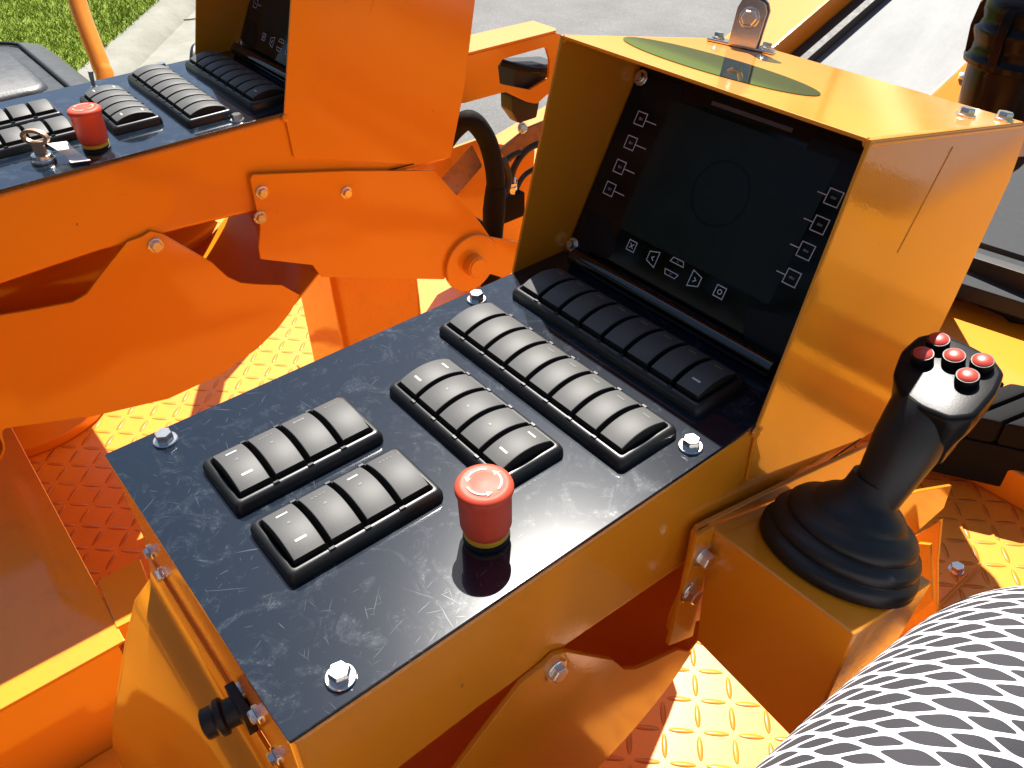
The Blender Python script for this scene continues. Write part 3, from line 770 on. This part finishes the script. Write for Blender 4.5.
# ------------------------------------------------------------------ precleaner bowl behind the hood
D = 1120
pc = atd(1003, 118, D); pcn = (atd(1008, 0, D+55)-pc)
PC = thing('air_precleaner', 'black ribbed round air intake bowl behind the right edge of the nearer hood', 'air intake', pc)
u = Vector((-.02, .05, 1)).normalized()
b = MB(); b.lathe([(60, -30), (60, 2), (57, 3)], pc, 'amberbase', u, 40); b.build('base_ring', PC, pc)
b = MB(); b.lathe([(58, 3), (60, 18), (62, 48), (63, 66), (70, 70), (71, 76), (68, 79), (66, 84), (66, 96), (70, 108), (70, 112), (66, 116), (64, 124), (66, 134), (64, 146), (54, 158), (30, 166), (.1, 168)], pc, 'bowl', u, 56); bw = b.build('bowl', PC, pc, angle=40)
for k in range(6):
    a = .4+k*math.pi/3; dd = Vector((math.cos(a), math.sin(a), 0)); tt = Vector((-dd.y, dd.x, 0))
    b = MB(); b.loops([[pc+dd*r+tt*s*6+u*h for r, s in ((r0-6, -1), (r0+4, -1), (r0+4, 1), (r0-6, 1))] for r0, h in ((66, 78), (69, 110), (66, 136), (52, 160))], 'bowl'); b.build('rib', bw, pc, bevel=1)
b = MB(); b.tube([pc+Vector((0, 0, -30)), pc+Vector((-60, 40, -120)), pc+Vector((-160, 100, -300))], 50, 'black', 24, 3); b.build('intake_pipe', PC, pc)

# ------------------------------------------------------------------ beam, lamp, hose between the two hoods
XB = -520
bo = at(510, 80, 0, XB)
beam = thing('cross_beam', 'orange boxed beam with a cut-out, running between the two hoods', 'beam', bo)
ou = [at(x, y, 0, XB) for x, y in ((440, 63), (470, 55), (556, 33), (566, 36), (610, 44), (590, 84), (548, 94), (537, 104), (527, 102), (505, 92), (440, 110))]
ho = [at(x, y, 0, XB) for x, y in ((498, 66), (503, 59), (546, 47), (550, 60), (549, 78), (530, 90), (500, 84))]
# face with a hole: stitch outline and hole by angle
cen = sum(ho, Vector())/len(ho)
def ang(p): return math.atan2(p.z-cen.z, p.y-cen.y)
def ringat(pts, N=64):
    res = []
    for i in range(N):
        a = -math.pi+2*math.pi*i/N; dv = Vector((0, math.cos(a), math.sin(a))); best = None
        for p, q in zip(pts, pts[1:]+pts[:1]):
            e = q-p; den = dv.y*e.z-dv.z*e.y
            if abs(den) < 1e-9: continue
            w = p-cen; t = (w.y*e.z-w.z*e.y)/den; s = (w.y*dv.z-w.z*dv.y)/den
            if t > 0 and -1e-6 <= s <= 1+1e-6 and (best is None or t < best): best = t
        res.append(cen+dv*(best or 1))
    return res
ro, ri = ringat(ou), ringat(ho)
off = Vector((-5, 0, 0)); b = MB()
b.loops([[p+off for p in ri], ri, ro, [p+off for p in ro], [p+off for p in ri]], 'orange', True, False, False)
b.build('side_web', beam, bo, bevel=.6)
b = MB(); t0, t1, t2 = ou[0], ou[1], ou[2]
b.slab([t0+Vector((0, 0, .3)), t1+Vector((0, 0, .3)), t2+Vector((0, 0, .3)), at(556, 31, 0, XB-20), at(533, 23, 0, XB-60), at(472, 37, 0, XB-60), at(430, 48, 0, XB-60)], (0, 0, 4), 'orange'); b.build('top_flange', beam, bo, bevel=1)
wl = at(528, 78, 0, XB-22)
lamp = thing('work_lamp', 'black lamp body with cable hanging inside the cut-out of the orange beam', 'lamp', wl)
b = MB(); b.obox(at(527, 74, 0, XB-40), (26, 0, 0), (0, 44, -8), (0, 6, 20), 'black'); b.build('body', lamp, wl, bevel=4, seg=3)
b = MB(); b.loops([[at(520, 100, 0, XB-25)+Vector((x, y, z)) for x, y in ((-16, -28), (16, -28), (16, 28), (-16, 28))] for z in (16, -8)]+[[at(522, 112, 0, XB-25)+Vector((x, y, -12)) for x, y in ((-12, -16), (12, -16), (12, 22), (-12, 22))]], 'black'); b.build('lens_housing', lamp, wl, bevel=3)
b = MB(); b.tube([at(500, 62, 0, XB-18), at(515, 66, 0, XB-12), at(540, 70, 0, XB-14), at(556, 66, 0, XB-20)], 5.5, 'gloss', 10, 5); b.build('cable', lamp, wl)
XH = -470
hb = at(495, 240, 0, XH)
hose = thing('hydraulic_hose', 'thick black hose arching down beside the hood of the farther console', 'hose', hb)
b = MB(); b.tube([at(440, 150, 0, XH-60), at(454, 130, 0, XH-30), at(470, 120, 0, XH), at(486, 138, 0, XH), at(494, 166, 0, XH), at(496, 192, 0, XH)], 14.5, 'pad_black', 18, 6); b.build('hose', hose, hb)
b = MB(); b.tube([at(496, 186, 0, XH), at(494, 210, 0, XH), at(492, 250, 0, XH), at(488, 330, 0, XH)], [15.5, 18, 16, 16], 'pad_black', 18, 3); b.build('sleeve', hose, hb)
b = MB(); b.tube([at(503, 160, 0, XH-10), at(508, 178, 0, XH-10), at(505, 192, 0, XH-6)], 7, 'tyre', 12, 4); b.build('clamp', hose, hb)
vb = at(508, 205, 0, XH-30)
val = thing('valve_block', 'black valve block with fittings and thin hoses behind the thick hose', 'valve', vb)
b = MB(); b.obox(vb, (16, 0, 0), (0, 24, 0), (0, 0, 22), 'gloss'); b.build('block', val, vb, bevel=3)
for dx, dy in ((-6, -12), (6, 4), (-4, 16)):
    b = MB(); b.lathe([(7, 21), (7, 26), (8.5, 27), (8.5, 34), (6, 35), (6, 40)], vb+Vector((dx, dy, 0)), 'zinc', n=6); b.build('fitting', val, vb)
for pts, r in (([(509, 188), (514, 168), (527, 150), (548, 140)], 5.5), ([(516, 190), (524, 176), (538, 168), (552, 172)], 4.5), ([(502, 192), (500, 172), (508, 158), (520, 152)], 4.5)):
    b = MB(); b.tube([at(x, y, 0, XH-30) for x, y in pts], r, 'black', 10, 5); b.build('thin_hose', val, vb)
b = MB(); b.slab([at(x, y, 0, XH-60) for x, y in ((500, 150), (528, 128), (552, 118), (556, 132), (530, 146), (508, 164))], (-5, 0, 0), 'guard'); b.build('mounting_strap', val, vb, bevel=.8)
b = MB(); b.bolt(at(522, 128, 0, XH-50), (1, 0, .3), r=7, h=6, washer=9); b.build('bolt', val, vb)
# worn tank top behind the hose
tz = -430
tank = thing('tank_top', 'sunlit orange tank top between the two hoods, below the beam', 'tank', at(530, 200, 2, tz))
to = tank['org']
q = [at(x, y, 2, tz) for x, y in ((400, 190), (560, 96), (640, 120), (640, 320), (400, 320))]
b = MB(); b.slab(q, (0, 0, -160), 'orange_worn'); b.build('tank_body', tank, to, bevel=6, seg=3)
b = MB(); c = at(523, 183, 2, tz+30); b.lathe([(24, -30), (24, 0), (20, 4)], c, 'gloss', (1, .3, .5), 24); b.build('filler_cap', tank, to)
b = MB(); b.slab([at(x, y, 0, -600) for x, y in ((405, 165), (476, 140), (535, 150), (528, 250), (440, 260), (420, 200))], (-6, 0, 0), 'orange_worn'); b.build('gusset_plate', tank, to, bevel=1)
b = MB(); b.slab([at(425, 196, 0, -585), at(472, 144, 0, -560), at(482, 164, 0, -545), at(444, 208, 0, -570)], (0, 0, -5), 'guard'); b.build('brown_guard', tank, to, bevel=1)
b = MB(); b.tube([at(448, 204, 0, -500), at(470, 217, 0, -490), at(490, 228, 0, -485)], 5, 'zinc', 12, 2); b.build('rod', tank, to)

# ------------------------------------------------------------------ track and guard at the right edge
tr = thing('crawler_track', 'crawler track with flat grey pads at the right edge behind the nearer hood', 'track', at(1010, 300, 2, -900))
tro = tr['org']
g = lambda px, py, z: at(px, py, 2, z)
M['pad'] = plain('dusty_track_pad', (0.045, 0.048, 0.052), .65, spec=.12, bump=.3, bscale=60, var=.3)
for (a, c), z in (((150, 238), -450), ((248, 285), -462)):
    b = MB(); q = [g(930, a-18, z), g(1200, a+50, z), g(1200, c+72, z), g(930, c-12, z)]
    b.slab(q, (0, 0, -36), 'pad'); b.build('track_pad', tr, tro, bevel=8, seg=2)
b = MB(); q = [g(930, 150, -560), g(1200, 200, -560), g(1200, 420, -560), g(930, 320, -560)]; b.slab(q, (0, 0, -60), 'tyre'); b.build('track_belt', tr, tro, bevel=5)
gd = thing('track_guard', 'sunlit orange guard plate beyond the joystick, below the crawler track', 'guard', g(980, 340, -560)); gdo = gd['org']
b = MB(); q = [g(880, 300, -520), g(985, 300, -520), g(1010, 322, -520), g(1200, 360, -520), g(1200, 470, -520), g(880, 440, -520)]
b.slab(q, (0, 0, -8), 'orange'); b.build('guard_plate', gd, gdo, bevel=2)
yy = at(990, 312, 2, -522).y
b = MB(); b.slab([at(x, y, 1, yy) for x, y in ((950, 250), (1200, 330), (1200, 385), (950, 303))], (0, 25, 0), 'tyre'); b.build('rubber_flap', gd, gdo, bevel=2)
pd = thing('rubber_pad_row', 'black ribbed rubber pads lying behind the head of the joystick', 'rubber pads', g(980, 430, DZ)); pdo = pd['org']
base0, base1 = g(905, 436, -470), g(1200, 405, -470)
base0, base1 = g(900, 425, -500), g(1200, 490, -500)
dv = (base1-base0); N = 9
for i in range(N):
    p = base0+dv*(i/N); q = base0+dv*((i+.9)/N); w = Vector((.25, 1, 0)).normalized()*150
    b = MB(); b.slab([p, q, q+w, p+w], (0, 0, 46), 'pad_black'); b.build('rubber_pad', pd, pdo, bevel=7, seg=2)
b = MB(); b.slab([base0, base1, base1+Vector((30, 140, 0)), base0+Vector((30, 140, 0))], (0, 0, -80), 'pad_black'); b.build('pad_carrier', pd, pdo, bevel=4)

# ------------------------------------------------------------------ seats and handrail
def make_seat(label, cx, z):
    o = (cx, 60, DZ)
    s = thing('operator_chair', label, 'seat', o, 'operator chairs')
    def cush(x0, x1, y0, y1, z0, z1, r, name, par):
        b = MB()
        prof = [(0, z0), (0, z1-r), (r*.12, z1-r*.5), (r*.4, z1-r*.16), (r, z1), (r*1.6, z1+4)]
        b.loops([[(x, y, zz) for x, y in rrect(x0+i, y0+i, x1-i, y1-i, max(90-i*.6, 20), 8)] for i, zz in prof], 'vinyl')
        return b.build(name, par, o, angle=60)
    cu = cush(cx-245, cx+245, -230, 285, z-110, z-8, 50, 'cushion', s)
    b = MB(); b.loops([[(x, y, zz) for x, y in rrect(cx-120+i, -150+i, cx+120-i, 205-i, 30, 6)] for i, zz in ((0, z-5), (1.5, z-.5), (8, z+5))], 'vinyl'); b.build('insert_panel', cu, o, angle=60)
    b = MB(); b.tube([(*q, z-3.0) for q in rrect(cx-186, -170, cx+186, 228, 60, 6)]+[(cx+186, 170, z-3.0)], 3.2, 'vinyl', 8, 2); b.build('piping', cu, o)
    b = MB()
    b.loops([[(x, -300-zz*.18+y, zz+z) for x, y in rrect(cx-w, -50, cx+w, 45, 40, 6)] for w, zz in ((200, -60), (235, 20), (240, 200), (225, 330), (170, 400))], 'vinyl'); b.build('backrest', s, o, bevel=10, seg=3, angle=60)
    b = MB(); b.lathe([(150, DZ+1), (150, DZ+20), (60, DZ+40), (60, z-130)], (cx, 0, 0), 'orange', n=32); b.box((cx-180, -170, z-131), (cx+180, 200, z-111), 'black'); b.build('pedestal', s, o, bevel=3)
    return s
make_seat('black vinyl operator seat beyond the farther console at upper left', -985, -35)
make_seat('black operator seat under the person in net print clothing', 640, -185)
hr = thing('handrail', 'bent orange tubular handrail in front of the lawn at upper left', 'handrail', atd(110, 90, 1950)); hro = hr['org']
b = MB(); b.tube([atd(60, -60, 1950), atd(72, -20, 1950), atd(80, 10, 1950), atd(91, 40, 1950), atd(101, 66, 1950), atd(108, 95, 1950), atd(125, 260, 1950), atd(140, 420, 1950)], 20.5, 'orange', 18, 5); b.build('rail_tube', hr, hro)
dl = thing('round_lamp', 'black round lamp housing peeping out left of the farther hood', 'lamp', atd(205, 75, 1500)); dlo = dl['org']
b = MB(); c = Vector(dlo); b.lathe([(40, -30), (52, -10), (54, 10), (50, 16), (44, 12)], c, 'black', (-.5, -.8, .1), 36); b.build('housing', dl, dlo)
b = MB(); b.lathe([(44, 11), (20, 15), (.1, 16)], c, 'gloss', (-.5, -.8, .1), 36); b.build('lens', dl, dlo)
b = MB(); b.tube([c, c+Vector((-10, 30, -40)), c+Vector((-20, 60, -110))], 12, 'black', 12, 2); b.build('post', dl, dlo)

# ------------------------------------------------------------------ the person whose lap shows at the lower right
def make_person():
    o = (600, 380, DZ)
    # body: one skinned figure, all of it but the lap outside the picture
    def skin(name, V, E, rad, mat, parent=None, levels=2):
        me = bpy.data.meshes.new(name); me.from_pydata([((x-o[0])/1000, (y-o[1])/1000, (z-o[2])/1000) for x, y, z in V], E, [])
        ob = bpy.data.objects.new(name, me); COL.objects.link(ob)
        if parent: ob.parent = parent
        else: ob.location = W(o)
        ob.modifiers.new('skin', 'SKIN').use_smooth_shade = True
        for i, r in enumerate(rad): me.skin_vertices[0].data[i].radius = (r/1000, r/1000)
        me.skin_vertices[0].data[0].use_root = True
        sd = ob.modifiers.new('sub', 'SUBSURF'); sd.levels = sd.render_levels = levels
        me.materials.append(M[mat]); return ob
    V = [(565, -150, -100), (565, -200, 30), (563, -250, 160), (560, -262, 235), (552, -250, 290), (535, -228, 350), (528, -222, 410), (528, -222, 455), (522, -138, 385)]
    E = [(i, i+1) for i in range(7)]+[(5, 8)]; rad = [100, 98, 96, 70, 46, 66, 78, 60, 12]
    def chain(root, pts):
        k = root
        for x, y, z, r in pts:
            V.append((x, y, z)); rad.append(r); E.append((k, len(V)-1)); k = len(V)-1
        return k
    for sx, x0 in ((-1, 478), (1, 662)):
        chain(0, [(x0, -90, -100, 72), (x0+3*sx, 120, -96, 68), (x0+5*sx, 318, -98, 54), (x0+6*sx, 352, -150, 50), (x0+6*sx, 335, -330, 50), (x0+4*sx, 300, -530, 36), (x0+4*sx, 380, -570, 30), (x0+4*sx, 450, -578, 22)])
        c = 563
        h = chain(3, [(c+95*sx, -268, 225, 52), (c+165*sx, -262, 190, 48), (c+205*sx, -240, 20, 40), (c+190*sx, -225, -20, 36), (c+120*sx, -170, 130, 30), (c+70*sx, -135, 270, 24)])
        hx = c+62*sx
        p = chain(h, [(hx, -128, 310, 24)])
        for k, (dy, L) in enumerate(((-26, 34), (-9, 44), (8, 48), (24, 42))):
            chain(p, [(hx-4*sx, -128+dy, 345, 9.5), (hx-14*sx, -124+dy, 345+L*.55, 8.5), (hx-30*sx, -118+dy, 345+L*.9, 7.5)])
        chain(h, [(hx-22*sx, -112, 305, 10), (hx-38*sx, -100, 325, 9)])
    ob = skin('person', V, E, rad, 'skin')
    SV = [(565, -155, -60), (565, -200, 30), (563, -250, 160), (560, -262, 235)]; SE = [(0, 1), (1, 2), (2, 3)]; sr = [112, 108, 108, 80]
    for sx in (-1, 1):
        k = 3
        for x, y, z, r in ((563+95*sx, -268, 225, 62), (563+165*sx, -262, 190, 58), (563+198*sx, -246, 60, 50)):
            SV.append((x, y, z)); sr.append(r); SE.append((k, len(SV)-1)); k = len(SV)-1
    skin('shirt', SV, SE, sr, 'cloth', ob)
    skin('hair', [(530, -262, 350), (530, -256, 420), (530, -236, 466)], [(0, 1), (1, 2)], [56, 66, 58], 'hair', ob)
    tag(ob, 'seated person at lower right, lap in dark grey cloth with white net print', 'person')
    # cloth over the lap
    b = MB()
    NS = 56
    def ring(y, xl, xr, zc, r, sag, turn=0):
        pts = []
        L = (xr-xl-2*r); per = 2*math.pi*r+2*L
        for i in range(NS):
            s = (per*i/NS+1.5*L+math.pi*r) % per    # start under the lap, so the join stays out of sight
            if s < L:                               # top, left to right
                t = s/L; x = xl+r+L*t; z = zc+r-sag*math.sin(math.pi*t)
            elif s < L+math.pi*r: a = math.pi/2-(s-L)/r; x = xr-r+r*math.cos(a); z = zc+r*math.sin(a)
            elif s < 2*L+math.pi*r: t = (s-L-math.pi*r)/L; x = xr-r-L*t; z = zc-r
            else: a = -math.pi/2-(s-2*L-math.pi*r)/r; x = xl+r+r*math.cos(a); z = zc+r*math.sin(a)
            w = math.sin(i*1.7+y*.021)*1.2+math.sin(i*.63-y*.043)*1.6
            pts.append(Vector((x+w*.4, y+turn*(x-xl)*.0, z+w)))
        return pts
    spec = [(-190, 386, 748, -96, 86, 4), (-100, 387, 748, -95, 86, 10), (0, 388, 747, -94, 86, 15), (80, 388, 747, -93, 85, 18), (160, 389, 748, -93, 84, 20), (220, 390, 749, -93, 83, 20), (270, 391, 750, -93, 83, 18), (310, 393, 750, -94, 82, 16), (345, 395, 752, -95, 82, 13), (372, 399, 753, -97, 81, 10), (394, 404, 755, -100, 80, 8), (408, 410, 757, -104, 79, 6)]
    rings = [ring(*q) for q in spec]
    b.loops(rings, 'net', True, False, False)
    bm = b.bm; uvl = bm.loops.layers.uv.new('uv'); bm.verts.ensure_lookup_table()
    idx = {v: k for k, v in enumerate(bm.verts)}
    per = [0]
    for i in range(NS): per.append(per[-1]+(rings[6][(i+1) % NS]-rings[6][i]).length)
    for f in bm.faces:
        ids = [idx[l.vert] for l in f.loops]; cols = [k % NS for k in ids]
        wrap = max(cols)-min(cols) > NS//2
        for l, k, c in zip(f.loops, ids, cols):
            cc = NS if (wrap and c == 0) else c
            l[uvl].uv = (per[cc]/1000, spec[k//NS][0]/1000)
    cl = b.build('skirt', ob, o, angle=80)
    sb = cl.modifiers.new('sub', 'SUBSURF'); sb.levels = sb.render_levels = 2
    so = cl.modifiers.new('thick', 'SOLIDIFY'); so.thickness = .003; so.offset = -1
make_person()

# ------------------------------------------------------------------ ground, road, kerb, lawn
GX = Vector((-.781, .624, 0)); GN = Vector((.624, .781, 0))      # along and across the road
def gp(a, c, z=0): q = GX*a+GN*c; return (q.x*1000, q.y*1000, z-H)
def strip(name, c0, c1, z, k, kind='structure', a0=-60, a1=90):
    b = MB(); b.poly([gp(a0, c0, z), gp(a1, c0, z), gp(a1, c1, z), gp(a0, c1, z)], k)
    return tag(b.build(name, None, (0, 0, z-H), flat=True), kind=kind)
b = MB(); b.poly([(-400e3, -400e3, -H-120), (400e3, -400e3, -H-120), (400e3, 400e3, -H-120), (-400e3, 400e3, -H-120)], 'lawn')
tag(b.build('ground', None, (0, 0, -H-120), flat=True), kind='structure')
def cc(px, py): p = at(px, py, 2, -H); return p.dot(GN)/1000
CK = cc(100, 82)
strip('road', CK+2.1, 7.0, 0, 'asphalt')
strip('gutter', CK+.16, CK+2.1, 4, 'concrete')
strip('lawn', CK-40, CK-.12, 90, 'lawn')
strip('verge', 7.35, 60, 60, 'verge')
def kerb(name, c0, sgn):
    b = MB(); ring = [(-.22, -20), (-.20, 100), (-.12, 128), (0, 132), (.09, 112), (.17, 60), (.24, 8), (.26, -20)]
    b.loops([[gp(a, c0+x*sgn, z) for x, z in ring] for a in [-20+i*2 for i in range(40)]], 'concrete')
    return tag(b.build(name, None, (0, 0, -H), angle=60), kind='structure')
kerb('kerb', CK, 1); kerb('kerb', 7.15, -1)
# blades on the piece of lawn that shows
b = MB(); bm = b.bm; b.mi('blade')
for i in range(60000):
    a = random.uniform(6.0, 17.0); c = CK-.14-abs(random.gauss(0, 1.0))*2.2 if i % 3 else CK-.14-random.uniform(0, 4.5)
    h = random.uniform(35, 75); w = random.uniform(4, 8)
    p = Vector(gp(a, c, 90)); t = random.uniform(0, 6.283); dx = Vector((math.cos(t), math.sin(t), 0)); lean = Vector((random.uniform(-1, 1), random.uniform(-1, 1), 0))*h*1.1
    v = [bm.verts.new(p-dx*w), bm.verts.new(p+dx*w), bm.verts.new(p+lean+Vector((0, 0, h)))]
    bm.faces.new(v)
tag(b.build('grass', None, gp(12, CK-2, 90), flat=True), 'sunlit short green grass of the verge at upper left', kind='stuff')
# cable across the gutter
b = MB(); b.tube([at(x, y, 2, -H+14) for x, y in ((150, 6), (160, 12), (168, 20), (182, 20), (200, 18))], 7, 'black', 8, 5)
tag(b.build('cable', None, tuple(at(170, 16, 2, -H))), 'thin black cable lying across the pale gutter at upper left', 'cable')

# trees on the far side of the road
def tree(a, c, hgt, name='tree', label=''):
    p = Vector(gp(a, c, 60)); o = tuple(p)
    t = thing(name, label, 'tree', o, 'trees beyond the road')
    b = MB(); b.tube([p, p+Vector((60, 40, hgt*250)), p+Vector((-80, 100, hgt*600))], [170, 120, 50], 'bark', 10, 3)
    for k in range(6):
        q = p+Vector((0, 0, hgt*(280+40*k))); an = k*2.1
        b.tube([q, q+Vector((math.cos(an)*600, math.sin(an)*600, 500)), q+Vector((math.cos(an)*1300, math.sin(an)*1300, 900))], [70, 45, 15], 'bark', 7, 2)
    b.build('trunk', t, o)
    b = MB(); b.mi('leaf'); bm = b.bm
    cl = [(Vector((random.gauss(0, hgt*130), random.gauss(0, hgt*130), hgt*random.uniform(330, 950))), random.uniform(.5, 1.0)*hgt*130) for _ in range(26)]
    for i in range(3800):
        c0, r = random.choice(cl); dv = Vector((random.gauss(0, 1), random.gauss(0, 1), random.gauss(0, .8))).normalized()*r*random.uniform(.5, 1)
        q = p+c0+dv; s = random.uniform(90, 200); e = Vector((random.gauss(0, 1), random.gauss(0, 1), random.gauss(0, 1))).normalized(); f = e.orthogonal().normalized()
        bm.faces.new([bm.verts.new(q-e*s), bm.verts.new(q+f*s*.6), bm.verts.new(q+e*s), bm.verts.new(q-f*s*.6)])
    b.build('crown', t, o, flat=True)
for i, (a, c, h) in enumerate(((6, 14, 7), (14, 12.5, 6), (22, 15, 8), (30, 13, 7), (-4, 15, 8))):
    tree(a, c, h, label='leafy tree on the grass beyond the road')

for i, (a, c, h) in enumerate(((-5, -11, 9), (0, -10, 8.5), (5.5, -11.5, 9.5), (-10, -12, 9), (-16, -11, 9), (-15, 9.5, 9), (-20, 9, 8.5), (-26, 10, 9), (-11, 11, 8.5))):  # added trees: darken the display's reflection and the sky to the side
    tree(a, c, h, label='unseen leafy tree added behind or beside the machine to darken reflections and sky')
# ------------------------------------------------------------------ camera, light, render
cd = bpy.data.cameras.new('camera'); cam = bpy.data.objects.new('camera', cd); COL.objects.link(cam)
cd.sensor_width = 36; cd.lens = FPX/1024*36; cd.clip_end = 2000; cd.clip_start = .01
m = Matrix((CX, -CY, -CZ)).transposed().to_4x4(); m.translation = W(CAM); cam.matrix_world = m
scene.camera = cam
sd = Vector((-.48, .465, 1.0)).normalized()
ld = bpy.data.lights.new('sun', 'SUN'); ld.energy = 5.0; ld.angle = R(.5); ld.color = (1, .95, .87)
so = bpy.data.objects.new('sun', ld); COL.objects.link(so); so.rotation_euler = (-sd).to_track_quat('-Z', 'Y').to_euler(); so.location = (0, 0, 12)
w = bpy.data.worlds.new('World'); scene.world = w; w.use_nodes = True
nt = w.node_tree; bg = nt.nodes['Background']
sky = nt.nodes.new('ShaderNodeTexSky'); sky.sky_type = 'NISHITA'; sky.sun_disc = False
sky.sun_elevation = math.asin(sd.z); sky.sun_rotation = math.atan2(sd.x, sd.y)
nt.links.new(sky.outputs[0], bg.inputs[0]); bg.inputs[1].default_value = .05
vs = scene.view_settings; vs.view_transform = 'Standard'; vs.look = 'None'; vs.gamma = 1; vs.use_curve_mapping = False; vs.exposure = 1.2
scene.render.engine = 'CYCLES'
scene.cycles.max_bounces = 10; scene.cycles.diffuse_bounces = 6; scene.cycles.glossy_bounces = 5
scene.cycles.sample_clamp_indirect = 8
for o in bpy.data.objects:
    if 'org' in o: del o['org']
